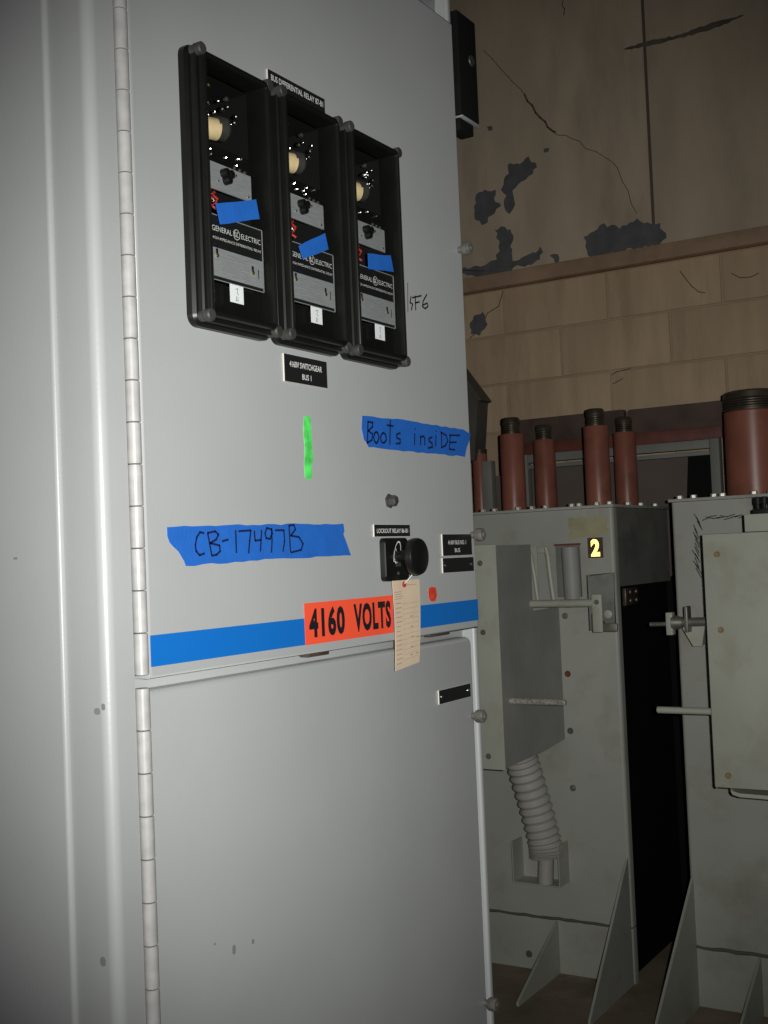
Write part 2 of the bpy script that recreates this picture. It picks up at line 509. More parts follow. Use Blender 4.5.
fw = fwall(XW)
def jag(poly, amp, seed):
    rnd = random.Random(seed)
    out = []
    n = len(poly)
    for i in range(n):
        a = Vector(poly[i]); b = Vector(poly[(i + 1) % n])
        k = max(1, int((b - a).length / 0.014))
        nrm = Vector((-(b - a).y, (b - a).x))
        if nrm.length > 0:
            nrm.normalize()
        for j in range(k):
            p = a.lerp(b, j / k) + nrm * rnd.uniform(-amp, amp) * (0 if j == 0 and k == 1 else 1)
            out.append(tuple(p))
    return out
for i, p in enumerate(PATCHES):
    MB().prism(jag(p, 0.009, i), fw, 0.0, 0.0012).build('bare_patch', 'patch', wb)
for p in BLOCK_PATCH:
    MB().prism(jag(p, 0.004, 40), fw, 0.0, 0.0012).build('bare_patch', 'patch', wb)
cw = [0.003, 0.008, 0.0028, 0.004]
for i, p in enumerate(CRACKS):
    q = jag_line = []
    rnd = random.Random(60 + i)
    for a, b in zip(p[:-1], p[1:]):
        for t in (0, 0.33, 0.66):
            q.append((a[0] + (b[0] - a[0]) * t + rnd.uniform(-.006, .006), a[1] + (b[1] - a[1]) * t + rnd.uniform(-.006, .006)))
    q.append(p[-1])
    MB().ribbon(q, cw[i], fw, 0.0, 0.001).build('crack', 'crack', wb)
for p in BCRACKS + BCRACK2:
    MB().ribbon(p, 0.0035, fw, 0.0, 0.001).build('crack', 'crack', wb)
sp = SMEAR[0]
ww = [0.002, 0.011, 0.007, 0.012, 0.002]
out_ = [(p[0], p[1] + w) for p, w in zip(sp, ww)] + [(p[0], p[1] - w) for p, w in zip(sp, ww)][::-1]
MB().prism(jag(out_, 0.003, 77), fw, 0.0, 0.001).build('soot_streak', 'soot', wb)

# ------------------------------------------------------------------ switchgear cabinet
cab = thing('switchgear_cabinet', 'tall light grey steel switchgear cabinet with blue stripe and two hinged doors', 'cabinet', (1.37, 0.75, 0))
X0, X1 = 0.998, 1.795
b = MB()
b.box(0.940, 0.944, 0.070, 1.5, 0.0, 2.36)
b.box(1.8085, 1.8125, 0.067, 1.5, 0.0, 2.36)
b.box(0.944, 1.8085, 1.496, 1.5, 0.0, 2.36)
b.box(0.944, 1.8085, 0.067, 1.496, 2.356, 2.36)
b.box(0.944, 1.8085, 0.067, 1.496, 0.0, 0.004)
b.build('body', 'paint', cab)
b = MB()
b.box(0.978, 1.796, 0.031, 0.060, 2.309, 2.36, 0.002)
b.box(0.978, 1.796, 0.031, 0.060, 1.245, 1.300, 0.002)
b.box(0.978, 1.796, 0.031, 0.060, 0.004, 0.115, 0.002)
b.box(0.978, 1.003, 0.0315, 0.059, 0.1, 2.33)
b.box(1.780, 1.7955, 0.0315, 0.059, 0.1, 2.33)
b.build('front_frame', 'paint', cab)
# corner post with a rounded bend
arc = [(0.935 + 0.013 - 0.013 * math.sin(t), 0.002 + 0.013 - 0.013 * math.cos(t)) for t in [PI / 2 * k / 8 for k in range(9)]]
poly = [(0.9765, 0.066), (0.9765, 0.004), (0.9755, 0.002)] + arc + [(0.935, 0.066)]
MB().prism(poly, lambda a, b_, d: (a, b_, d), 0.0, 2.36).build('corner_post', 'paint', cab, sharp=60)
arc = [(0.929 + 0.005 - 0.005 * math.sin(t), 0.0615 + 0.005 - 0.005 * math.cos(t)) for t in [PI / 2 * k / 6 for k in range(7)]]
poly = [(0.940, 0.0615)] + arc + [(0.929, 1.5), (0.940, 1.5)]
MB().prism(poly, lambda a, b_, d: (a, b_, d), 0.0, 2.36).build('end_panel', 'paint', cab, sharp=60)

arc = [(1.8125 - 0.007 + 0.007 * math.sin(t), 0.009 + 0.007 - 0.007 * math.cos(t)) for t in [PI / 2 * k / 6 for k in range(7)]]
arc2 = [(1.7965 + 0.005 - 0.005 * math.sin(t), 0.009 + 0.005 - 0.005 * math.cos(t)) for t in [PI / 2 * k / 6 for k in range(7)]]
poly = [(1.8125, 0.066)] + arc[::-1] + arc2 + [(1.7965, 0.066)]
MB().prism(poly, lambda a, b_, d: (a, b_, d), 0.0, 2.36).build('corner_post', 'paint', cab, sharp=60)
# upper door with three relay cut-outs
RL = [1.080, 1.2415, 1.403]         # left edge of each relay
RW, RZ0, RZ1 = 0.152, 1.682, 2.020
def rectloop(i, y, x0, x1, z0, z1):
    return [(x0 + i, y, z0 + i), (x1 - i, y, z0 + i), (x1 - i, y, z1 - i), (x0 + i, y, z1 - i)]
DZ0, DZ1 = 1.277, 2.304
b = MB()
b.loops([rectloop(i, y, X0, X1, DZ0, DZ1) for i, y in ((0.003, 0.030), (0, 0.030), (0, 0.0030), (0.0009, 0.0009), (0.003, 0.0))], False, False)
xs = [X0 + 0.003] + [v for l in RL for v in (l + 0.0125, l + RW - 0.0125)] + [X1 - 0.003]
zs = [DZ0 + 0.003, RZ0 + 0.0125, RZ1 - 0.0125, DZ1 - 0.003]
for y in (0.0, 0.003):
    vs = [(x, y, z) for x in xs for z in zs]
    fs = []
    for i in range(len(xs) - 1):
        for j in range(3):
            if j == 1 and i % 2 == 1:
                continue
            q = (i * 4 + j, (i + 1) * 4 + j, (i + 1) * 4 + j + 1, i * 4 + j + 1)
            fs.append(q)
    b.add(vs, fs)
ud = b.build('upper_door', 'paint', cab, sharp=60)
MB().box(X0 + 0.002, X1, -0.0008, 0.0005, 1.2900, 1.3248).build('blue_stripe', 'stripe', ud, label='bright blue stripe along the door bottom')
# lower door
ld = MB()
L = []
for i, y in ((0.004, 0.030), (0, 0.030), (0, 0.018), (0.0018, 0.0138), (0.006, 0.012)):
    L.append([(a, y, z) for a, z in rrect(X0 + i, 1.792 - i, 0.118 + i, 1.2635 - i, 0.016 - i)])
ld.loops(L, False, True)
ldo = ld.build('lower_door', 'paint', cab, sharp=60)

# piano hinges, knuckle by knuckle
KN = 0.0465
kmesh = None
def knuckle(z, par):
    global kmesh
    if kmesh is None:
        o = MB().lathe((0.987, 0.0025, z), (0, 0, 1), [(0, 0.0074), (0.0008, 0.0082), (KN - 0.0016, 0.0082), (KN - 0.0009, 0.0074)], 12).build('hinge_knuckle', 'hinge', par)
        kmesh = o.data
        return
    o = bpy.data.objects.new('hinge_knuckle', kmesh)
    C.objects.link(o)
    o.parent = par
    o.location = Vector((0.987, 0.0025, z)) - WL[par.name]
for k in range(22):
    knuckle(1.2825 + KN * k, ud)
for k in range(24):
    knuckle(1.2690 - KN * (k + 1), ldo)
MB().cyl((0.987, 0.0025, 1.284), (0.987, 0.0025, 2.302), 0.0055, 10).build('hinge_pin', 'seam', ud)
MB().cyl((0.987, 0.0025, 0.16), (0.987, 0.0025, 1.268), 0.0055, 10).build('hinge_pin', 'seam', ldo)

def thumbscrew(x, z, y, par):
    mb = MB().lathe((x, y, z), (0, -1, 0), [(0, 0.0055), (0.008, 0.0055), (0.0085, 0.0092), (0.011, 0.0108), (0.021, 0.0108), (0.023, 0.009), (0.0235, 0.004), (0.026, 0.004)], 14)
    o = mb.build('thumbscrew', 'screw', par)
for z in (1.912, 1.432):
    thumbscrew(1.7825, z, 0.0, ud)
for z in (1.132, 0.662):
    thumbscrew(1.7810, z, 0.012, ldo)

fd = fdoor(0.0)
# small bolt on the door, green and red paint marks, marker writing, scuffs
MB().lathe((1.522, 0, 1.484), (0, -1, 0), [(0, 0.011), (0.003, 0.011), (0.0035, 0.0085), (0.012, 0.0085), (0.014, 0.006)], 6).build('door_bolt', 'nut', ud)
g = [(1.312, 1.593), (1.319, 1.595), (1.327, 1.592), (1.326, 1.57), (1.328, 1.54), (1.325, 1.512), (1.318, 1.508), (1.309, 1.511), (1.308, 1.53), (1.311, 1.55), (1.309, 1.575)]
MB().prism(jag(g, 0.0015, 5), fd, 0, 0.0006).build('green_paint_mark', 'green', ud)
g = [(1.630, 1.349), (1.640, 1.352), (1.654, 1.350), (1.656, 1.338), (1.650, 1.329), (1.637, 1.329), (1.630, 1.336)]
MB().prism(jag(g, 0.0012, 6), fd, 0, 0.0006).build('red_paint_mark', 'redmark', ud)
mk = MB()
for i, s_ in enumerate(SF_STROKES):
    mk.ribbon(s_, 0.0012 if i == 0 else 0.0026, fd, 0.0002, 0.0005)
mk.build('marker_writing', 'ink', ud)
fl2 = fdoor(0.012)
for x, z, w, h in ((1.140, 0.938, .006, .011), (1.177, 0.937, .005, .006), (1.105, 0.955, .003, .003)):
    MB().prism(jag(rrect(x - w / 2, x + w / 2, z - h / 2, z + h / 2, w * .45), 0.001, int(x * 100)), fl2, 0, 0.0004).build('scuff', 'smudge', ldo)
fe = lambda a, b_, d: (0.935 - d, a, b_)
for y, z, w, h in ((0.019, 1.249, .009, .007), (0.010, 1.254, .005, .007), (0.022, 0.985, .008, .010)):
    MB().prism(jag(rrect(y - w / 2, y + w / 2, z - h / 2, z + h / 2, min(w, h) * .45), 0.001, int(z * 100)), fe, 0, 0.0004).build('scuff', 'smudge', cab)
MB().box(0.9305 - 0.002, 0.931, 0.128, 0.134, 1.415, 1.4175).build('scuff', 'smudge', cab)
# latch stubs in the gap under the upper door
MB().box(1.317, 1.365, 0.010, 0.026, 1.2715, 1.2765, 0.001).build('latch_stub', 'cap', ud)
MB().box(1.655, 1.720, 0.014, 0.026, 1.2720, 1.2765, 0.001).build('latch_stub', 'cap', ud)

# ------------------------------------------------------------------ relays
def stepped(b, x0, x1, z0, z1, prof, r):
    L = []
    for i, y in prof:
        L.append([(a, y, z) for a, z in rrect(x0 + i, x1 - i, z0 + i, z1 - i, max(0.003, r - i))])
    b.loops(L, False, False)

def relay(k):
    l = RL[k]; rt = l + RW
    names = ['black glass-fronted relay nearest the hinge, first of three in a row', 'black glass-fronted relay in the middle of the row of three', 'black glass-fronted relay beside the marker writing, last of three in a row']
    t = thing('protective_relay', names[k], 'relay', (l + RW / 2, 0.0, RZ0), 'protective relays on the upper door')
    b = MB()
    stepped(b, l, rt, RZ0, RZ1, [(0.0115, -0.0005), (0, -0.0005), (0, -0.009), (0.003, -0.013), (0.008, -0.014)], 0.014)
    b.build('flange', 'black', t)
    b = MB()
    stepped(b, l, rt, RZ0, RZ1, [(0.005, -0.0142), (0.005, -0.0205), (0.007, -0.0225), (0.009, -0.0225), (0.010, -0.022), (0.010, -0.0275), (0.0115, -0.030), (0.0145, -0.031), (0.0165, -0.030), (0.0175, -0.027), (0.0175, -0.004), (0.0150, 0.006)], 0.016)
    cv = b.build('cover_frame', 'black', t)
    MB().box(l + 0.0168, rt - 0.0168, -0.0272, -0.0258, RZ0 + 0.0168, RZ1 - 0.0168).build('glass', 'glass', cv)
    # recessed case
    b = MB()
    c0, c1, d0, d1 = l + 0.0155, rt - 0.0155, RZ0 + 0.018, RZ1 - 0.018
    vs = [(c0, 0.004, d0), (c1, 0.004, d0), (c1, 0.004, d1), (c0, 0.004, d1), (c0, 0.07, d0), (c1, 0.07, d0), (c1, 0.07, d1), (c0, 0.07, d1)]
    b.add(vs, [(0, 1, 5, 4), (1, 2, 6, 5), (2, 3, 7, 6), (3, 0, 4, 7), (4, 5, 6, 7)])
    b.build('case', 'cavity', t)
    # cover nuts at the corners
    for cx, cz in ((l + 0.010, RZ1 - 0.010), (rt - 0.010, RZ1 - 0.012), (l + 0.010, RZ0 + 0.011), (rt - 0.010, RZ0 + 0.010)):
        b = MB().lathe((cx, -0.0142, cz), (0, -1, 0), [(0, 0.0070), (0.006, 0.0070), (0.0065, 0.0055), (0.008, 0.0055), (0.0085, 0.0078), (0.0155, 0.0078), (0.017, 0.0062)], 12)
        b.build('cover_nut', 'nut', t)
    # workings: lower name plate
    l = l + 0.005
    px0, px1 = l + 0.0135, l + 0.1270
    y = -0.016
    np_ = MB().box(px0, px1, y, y + 0.002, 1.7405, 1.8205).build('name_plate', 'plate', t)
    f = fdoor(y)
    MB().box(px0 + 0.001, px1 - 0.001, y - 0.0008, y, 1.7455, 1.7800).build('grey_field', 'relay_plate', np_)
    rim = MB()
    rim.box(px1 - 0.0009, px1, y - 0.0007, y, 1.7405, 1.8205)
    rim.box(px0, px1, y - 0.0007, y, 1.8195, 1.8205)
    rim.box(px0, px1, y - 0.0007, y, 1.7405, 1.7415)
    rim.build('rim', 'relay_plate', np_)
    px0 = l + 0.021
    text_part('lettering', 'GENERAL', px0 + 0.0065, px0 + 0.0445, 1.8005, 1.8070, f, 0.0006, 'white', np_)
    text_part('lettering', 'ELECTRIC', px0 + 0.0625, px0 + 0.1015, 1.8005, 1.8070, f, 0.0006, 'white', np_)
    ring = MB()
    cx, cz = px0 + 0.0535, 1.8038
    for r0, r1 in ((0.0058, 0.0066),):
        n = 20
        Lp = [[f(cx + r * math.cos(2 * PI * i / n), cz + r * math.sin(2 * PI * i / n), 0.0006) for i in range(n)] for r in (r0, r1)]
        ring.loops(Lp, False, False)
    for s_ in ([(-0.003, 0.001), (-0.0022, 0.003), (-0.0035, 0.0034), (-0.004, 0), (-0.003, -0.003), (-0.0008, -0.0025), (-0.001, -0.0005)], [(0.003, 0.003), (0.001, 0.003), (0.0005, 0.0008), (0.0025, 0.0006), (0.0008, 0.0004), (0.001, -0.0028), (0.0035, -0.0025)]):
        ring.ribbon([(cx + a, cz + b_) for a, b_ in s_], 0.0008, f, 0.0004, 0.0006)
    ring.build('emblem', 'white', np_)
    text_part('lettering', 'HIGH IMPEDANCE DIFFERENTIAL RELAY', px0 + 0.0055, px0 + 0.1025, 1.7905, 1.7938, f, 0.0006, 'white', np_)
    for dx, dz in ((0.014, 1.7705), (0.083, 1.7620)):
        MB().lathe((px0 + dx, y - 0.0008, dz), (0, -1, 0), [(0, 0.0026), (0.0012, 0.0026), (0.002, 0.0015)], 10).build('screw', 'brass', np_)
        MB().box(px0 + dx - 0.002, px0 + dx + 0.002, y - 0.0012, y - 0.0008, dz + 0.0028, dz + 0.0085).build('slot', 'ink', np_)
    ln = MB()
    for q in range(7):
        ln.box(px0 + 0.022, px0 + 0.076, y - 0.0011, y - 0.0009, 1.7500 + q * 0.0040, 1.7504 + q * 0.0040)
    ln.build('ruled_lines', 'smudge', np_)
    MB().box(px0 + 0.094, px0 + 0.0952, y - 0.0012, y - 0.0008, 1.756, 1.768).build('tick_mark', 'ink', np_)
    # middle plate with black dial
    mp = MB().box(l + 0.0135, l + 0.1135, -0.012, -0.010, 1.8540, 1.8870).build('dial_plate', 'relay_plate', t)
    dk = MB()
    for ang in (0.5, 2.6, 4.7):
        dk.lathe((l + 0.0620 + 0.0052 * math.cos(ang), -0.012, 1.8740 + 0.0052 * math.sin(ang)), (0, -1, 0), [(0, 0.0058), (0.008, 0.0054), (0.009, 0.004)], 12)
    dk.build('dial_knob', 'black', mp)
    for dx, dz in ((0.0475, 1.8650), (0.106, 1.8590), (0.0715, 1.8755)):
        MB().lathe((l + dx, -0.0125 if dx < .07 or dx > .1 else -0.0212, dz), (0, -1, 0), [(0, 0.0017), (0.001, 0.0014)], 8).build('screw', 'chrome', mp)
    # black shelf with tiny screws
    MB().box(l + 0.021, l + 0.125, -0.010, 0.03, 1.8885, 1.8925).build('shelf', 'black', t)
    MB().box(l + 0.021, l + 0.125, -0.004, 0.0, 1.8925, 1.9120).build('terminal_strip', 'black', t)
    for dx, dz in ((0.033, 1.9015), (0.045, 1.8990), (0.1045, 1.9085), (0.082, 1.8900), (0.092, 1.8895), (0.102, 1.8890)):
        MB().lathe((l + dx, -0.0045 if dz > 1.895 else -0.0105, dz), (0, -1, 0), [(0, 0.0024), (0.0016, 0.0022), (0.0026, 0.0012)], 10).build('screw', 'chrome' if dz > 1.895 else 'nut', t)
    # coil: cream bobbin inside a clear cup, nickel posts
    cl = MB().lathe((l + 0.040, 0.014, 1.9375), (0.93, -0.36, 0.0), [(0, 0.0135), (0.030, 0.0135), (0.031, 0.011)], 24).build('coil', 'cream', t)
    MB().lathe((l + 0.034, 0.020, 1.9590), (0.9, -0.4, 0), [(0, 0.009), (0.006, 0.009)], 16).build('bobbin_cheek', 'cream', cl)
    MB().lathe((l + 0.066, 0.006, 1.9400), (0.93, -0.36, 0.0), [(0.0, 0.0150), (0.014, 0.0150), (0.018, 0.012), (0.0185, 0.003)], 24).build('coil_cup', 'nut', cl)
    for dx, dy, dz, r in ((0.047, 0.0, 1.9640, 0.0035), (0.068, -0.006, 1.9610, 0.0035), (0.088, -0.008, 1.9490, 0.0032), (0.080, -0.008, 1.9440, 0.0026), (0.094, -0.006, 1.9590, 0.0030), (0.036, -0.002, 1.9660, 0.0026), (0.077, -0.006, 1.9660, 0.0024)):
        MB().lathe((l + dx, dy, dz), (0, -1, 0.1), [(-0.004, r * .6), (0, r), (0.002, r), (0.0035, r * .6)], 10).build('post_or_sparkle', 'chrome', cl)
    for dx, dz, m_ in ((0.040, 1.9835, 'chrome'), (0.050, 1.9870, 'brass'), (0.084, 1.9800, 'nut')):
        MB().lathe((l + dx, 0.0, dz), (0, -1, 0), [(-0.004, 0.002), (0, 0.0032), (0.002, 0.0032), (0.003, 0.002)], 10).build('post_or_sparkle', m_, t)
    rs = random.Random(90 + k)
    for q in range(9):  # random chrome beads added for sparkle, beyond the actual posts and screws
        bx_, bz_ = rs.uniform(0.030, 0.100), rs.choice((rs.uniform(1.943, 1.972), rs.uniform(1.896, 1.910)))
        MB().lathe((l + bx_, -0.010 if bz_ > 1.93 else -0.0045, bz_), (0, -1, 0.05), [(-0.003, 0.0010), (0, 0.0017), (0.001, 0.0017), (0.002, 0.0009)], 8).build('post_or_sparkle' if bz_ > 1.93 else 'screw', 'chrome', cl if bz_ > 1.93 else t)
    # red leads left of the tape
    for q in range(4):
        ph = q * 0.8
        pts = [(l + 0.022 + 0.006 * q + 0.005 * math.sin(ph + s_ * 2.1), -0.012 - 0.003 * math.cos(s_ * 2 + ph), 1.8550 - 0.0045 * s_ - 0.0015 * q) for s_ in range(6)]
        MB().tube(pts, 0.0017, 6).build('lead_wire', 'redwire' if q != 2 else 'chrome', t)
    # white paper label hanging below the name plate
    wx = l + (0.0580, 0.0680, 0.0690)[k]
    lb = MB().box(wx, wx + 0.026, -0.0165, -0.016, 1.7185, 1.7408).build('paper_label', 'paper', t)
    s2 = MB()
    fl3 = fdoor(-0.0165)
    s2.ribbon([(wx + 0.010, 1.735), (wx + 0.015, 1.737), (wx + 0.013, 1.731), (wx + 0.016, 1.729)], 0.0008, fl3, 0.0001, 0.0003)
    s2.ribbon([(wx + 0.012, 1.727), (wx + 0.011, 1.721), (wx + 0.015, 1.722), (wx + 0.014, 1.726)], 0.0008, fl3, 0.0001, 0.0003)
    s2.build('scribble', 'smudge', lb)
    MB().box(l + 0.021, rt - 0.0185, -0.010, -0.008, RZ0 + 0.020, 1.7385).build('bottom_block', 'black', t)
    return t
relays = [relay(k) for k in range(3)]

# blue tape on the relay glass
def tape_piece(poly, y, label, amp=0.0012, seed=1, strokes=None, group='blue tape patches on relay glass', sw=0.002):
    f = fdoor(y)
    o = MB().prism(jag(poly, amp, seed), f, 0.0, 0.0006).build('masking_tape', 'tape')
    tag(o, label, 'tape', group)
    if strokes:
        for word in strokes:
            mb = MB()
            for s_ in word:
                mb.ribbon(s_, sw, f, 0.0006, 0.0009)
            mb.build('handwriting', 'marker', o)
    return o
TP = [[(1.102, 1.826), (1.181, 1.850), (1.187, 1.827), (1.109, 1.803)],
      [(1.269, 1.810), (1.332, 1.840), (1.339, 1.819), (1.278, 1.794)],
      [(1.440, 1.833), (1.503, 1.843), (1.510, 1.820), (1.440, 1.811)]]
TLAB = ['blank strip of blue tape stuck on the relay nearest the hinge', 'blank strip of blue tape stuck on the middle relay of three', 'blank strip of blue tape stuck on the relay beside the marker writing']
for k in range(3):
    tape_piece(TP[k], -0.0316, TLAB[k], 0.0006, k)
tape_piece(CB_TAPE[0], -0.0004, 'long torn strip of blue tape with CB-17497B written in marker', 0.0010, 11, [CB_STROKES], 'handwritten tape strips on the upper door', 0.0027)
tape_piece(BOOTS_TAPE[0], -0.0004, 'strip of blue tape with Boots inside written in marker', 0.0010, 12, [BOOTS_STROKES[:7], BOOTS_STROKES[7:]], 'handwritten tape strips on the upper door', 0.0030)

# ------------------------------------------------------------------ name plates on the doors
def nameplate(x0, x1, z0, z1, y, label, lines, screws=False):
    o = MB().box(x0, x1, y - 0.0022, y - 0.0002, z0, z1).build('nameplate', 'plate_edge')
    tag(o, label, 'nameplate', 'engraved plates on the doors')
    MB().box(x0 + 0.0005, x1 - 0.0002, y - 0.0030, y - 0.0022, z0 + 0.0003, z1 - 0.0003).build('face', 'plate', o)
    f = fdoor(y - 0.003)
    for body, a0, a1, b0, b1 in lines:
        text_part('engraving', body, a0, a1, b0, b1, f, 0.0003, 'white', o, bold=0.012)
    if screws:
        for x in (x0 + 0.008, x1 - 0.008):
            MB().lathe((x, y - 0.003, (z0 + z1) / 2), (0, -1, 0), [(0, 0.003), (0.001, 0.0028), (0.0018, 0.0015)], 10).build('screw', 'chrome', o)
    return o
nameplate(1.268, 1.367, 1.636, 1.673, 0, 'black engraved plate reading 4160V SWITCHGEAR under the relays', [('4160V SWITCHGEAR', 1.279, 1.354, 1.6565, 1.6645), ('BUS 1', 1.307, 1.328, 1.642, 1.6495)])
nameplate(1.256, 1.388, 2.0225, 2.0470, 0, 'black engraved plate peeking above the middle relay', [('BUS DIFFERENTIAL RELAY 87-B1', 1.262, 1.383, 2.0335, 2.0415)])
nameplate(1.474, 1.576, 1.431, 1.449, 0, 'slim black engraved plate above the rotary switch', [('LOCKOUT RELAY 86-B1', 1.480, 1.569, 1.4365, 1.4430)])
nameplate(1.678, 1.778, 1.399, 1.434, 0, 'black plate with two engraved lines near the door edge', [('4160V BUS NO. 1', 1.695, 1.757, 1.4170, 1.4240), ('BUS', 1.717, 1.735, 1.4045, 1.4110)])
nameplate(1.676, 1.782, 1.372, 1.396, 0, 'blank black plate with two screws under the engraved plate', [], True)
nameplate(1.667, 1.774, 1.165, 1.187, 0.012, 'blank black plate with two screws on the lower door', [], True)

# 4160 VOLTS sticker
vs_ = MB().box(1.294, 1.519, -0.0014, -0.0009, 1.2895, 1.3445).build('voltage_sticker', 'orange')
tag(vs_, 'orange sticker reading 4160 VOLTS over the blue stripe', 'sticker')
f = fdoor(-0.0014)
text_part('lettering', '4160', 1.303, 1.389, 1.2975, 1.3375, f, 0.0003, 'ink', vs_, bold=0.045, gap=1.12)
text_part('lettering', 'VOLTS', 1.412, 1.512, 1.2975, 1.3375, f, 0.0003, 'ink', vs_, bold=0.045, gap=1.12)

# ------------------------------------------------------------------ lockout switch and tag
sw = thing('rotary_switch', 'black lockout switch with round knob above the manila tag', 'switch', (1.5245, 0.0, 1.365))
b = MB()
L = [[(a, y, z) for a, z in rrect(1.490 + i, 1.558 - i, 1.3655 + i, 1.4290 - i, 0.007)] for i, y in ((0, -0.0005), (0, -0.008), (0.0015, -0.0098), (0.004, -0.0102))]
b.loops(L)
esc = b.build('escutcheon', 'black', sw)
f = fdoor(-0.0102)
n = 28
b = MB()
Lp = [[f(1.5235 + r * 0.55 * math.cos(2 * PI * i / n) + 0.3 * r * math.sin(2 * PI * i / n), 1.4075 + r * math.sin(2 * PI * i / n), 0.0004) for i in range(n)] for r in (0.0144, 0.0166)]
b.loops(Lp, False, False)
Lp = [[f(1.5155 + r * 0.40 * math.cos(2 * PI * i / n) + 0.3 * r * math.sin(2 * PI * i / n), 1.4035 + r * math.sin(2 * PI * i / n), 0.0004) for i in range(n)] for r in (0.0080, 0.0098)]
b.loops(Lp, False, False)
b.build('dial_marking', 'white', esc)
MB().box(1.5185, 1.5305, -0.0112, -0.0102, 1.3865, 1.3925).build('indicator_window', 'nut', esc)
MB().lathe((1.5245, -0.0102, 1.3765), (0, -1, 0), [(0, 0.003), (0.001, 0.0026)], 10).build('screw', 'nut', esc)
MB().lathe((1.5225, -0.0102, 1.4015), (0, -1, 0), [(0, 0.0085), (0.012, 0.0085), (0.016, 0.0095), (0.021, 0.014)], 20).build('shaft', 'black', sw)
MB().lathe((1.5225, -0.0310, 1.4000), (0, -1, 0), [(0, 0.014), (0.003, 0.0225), (0.006, 0.0262), (0.010, 0.0275), (0.015, 0.0275), (0.018, 0.0262), (0.0195, 0.022)], 28).build('knob', 'black', sw)

tg = thing('hang_tag', 'manila paper tag hanging from the rotary switch', 'tag', (1.55, -0.02, 1.24))
P = [(1.500, -0.0130, 1.366), (1.583, -0.0110, 1.366), (1.585, -0.0040, 1.240), (1.510, -0.0060, 1.2335)]
def tagpt(a, b_, d):
    # a 0..1 across, b 0..1 down, slight curl
    t = Vector(P[0]).lerp(Vector(P[1]), a)
    u = Vector(P[3]).lerp(Vector(P[2]), a)
    p = t.lerp(u, b_)
    p.y -= d + 0.002 * math.sin(PI * b_)
    return tuple(p)
b = MB()
n = 10
L = []
for d in (0.0, 0.0005):
    pass
vs = []
fs = []
for i in range(n + 1):
    for a in (0, 1):
        for d in (0, 0.0006):
            vs.append(tagpt(a, i / n, d))
for i in range(n):
    q = i * 4
    fs += [(q + 1, q + 3, q + 7, q + 5), (q, q + 4, q + 6, q + 2), (q, q + 1, q + 5, q + 4), (q + 2, q + 6, q + 7, q + 3)]
fs += [(0, 2, 3, 1), (n * 4, n * 4 + 1, n * 4 + 3, n * 4 + 2)]
b.add(vs, fs)
card = b.build('card', 'manila', tg)
b = MB()
rnd = random.Random(3)
rows = [(0.125, .04, .30), (0.15, .04, .28), (.175, .04, .30), (.20, .04, .30), (.055, .52, .86)]
for k in range(14):
    rows.append((0.25 + k * 0.052, .06, .06 + rnd.uniform(.14, .22)))
for k, (bb, a0, a1) in enumerate(rows):
    h = 0.010 if k > 4 else 0.008
    x = a0
    while x < a1:
        w = rnd.uniform(.03, .05)
        b.add([tagpt(x, bb, .0009), tagpt(x + w, bb, .0009), tagpt(x + w, bb + h, .0009), tagpt(x, bb + h, .0009)], [(0, 1, 2, 3)])
        x += w + .012
for bb, x in ((.42, .6), (.54, .6), (.66, .62), (.78, .62), (.87, .6), (.68, .84), (.87, .84)):
    b.add([tagpt(x, bb, .0009), tagpt(x + .1, bb, .0009), tagpt(x + .1, bb + .010, .0009), tagpt(x, bb + .010, .0009)], [(0, 1, 2, 3)])
b.build('print', 'print', card)
b = MB()
for k in range(12):
    bb = 0.268 + k * 0.058
    b.add([tagpt(.30, bb, .0008), tagpt(.93, bb, .0008), tagpt(.93, bb + .0028, .0008), tagpt(.30, bb + .0028, .0008)], [(0, 1, 2, 3)])
b.build('ruled_lines', 'print', card)
b = MB()
b.prism([(0.42 + .075 * math.cos(t), 0.05 + .035 * math.sin(t)) for t in [2 * PI * i / 16 for i in range(16)]], tagpt, 0.0006, 0.0012)
b.build('eyelet_patch', 'redprint', card)
MB().tube([(1.533, -0.015, 1.361), (1.540, -0.024, 1.373), (1.545, -0.028, 1.384), (1.541, -0.026, 1.394), (1.532, -0.020, 1.3905), (1.528, -0.022, 1.388)], 0.0007, 6).build('string', 'white', tg)

# black swing panel beyond the far end of the cabinet
sp_ = thing('instrument_panel', 'black instrument panel jutting past the far top end of the cabinet', 'panel', (1.86, 0.0, 2.13))
MB().box(1.815, 1.884, 0.0, 0.030, 2.155, 2.337, 0.002).build('panel', 'cavity', sp_)
MB().box(1.815, 1.882, -0.002, 0.012, 2.1495, 2.153, 0.0005).build('lower_edge', 'relay_plate', sp_)
MB().box(1.8135, 1.864, 0.002, 0.028, 2.128, 2.149, 0.002).build('bracket', 'cavity', sp_)
MB().box(1.8130, 1.816, 0.004, 0.026, 2.21, 2.29).build('mount', 'cavity', sp_)
MB().lathe((1.862, 0.0, 2.262), (0, -1, 0), [(0, 0.010), (0.002, 0.009)], 16).build('dial', 'nut', sp_)

# ------------------------------------------------------------------ the withdrawn circuit breakers
def hexbolt(b, p, axis, r=0.009, h=0.007):
    p = Vector(p); ax = Vector(axis).normalized()
    b.lathe(p, ax, [(0, r * 1.35), (0.0015, r * 1.35)], 14)
    b.lathe(p + ax * 0.0015, ax, [(0, r), (h * .8, r), (h, r * .8)], 6)
    return b

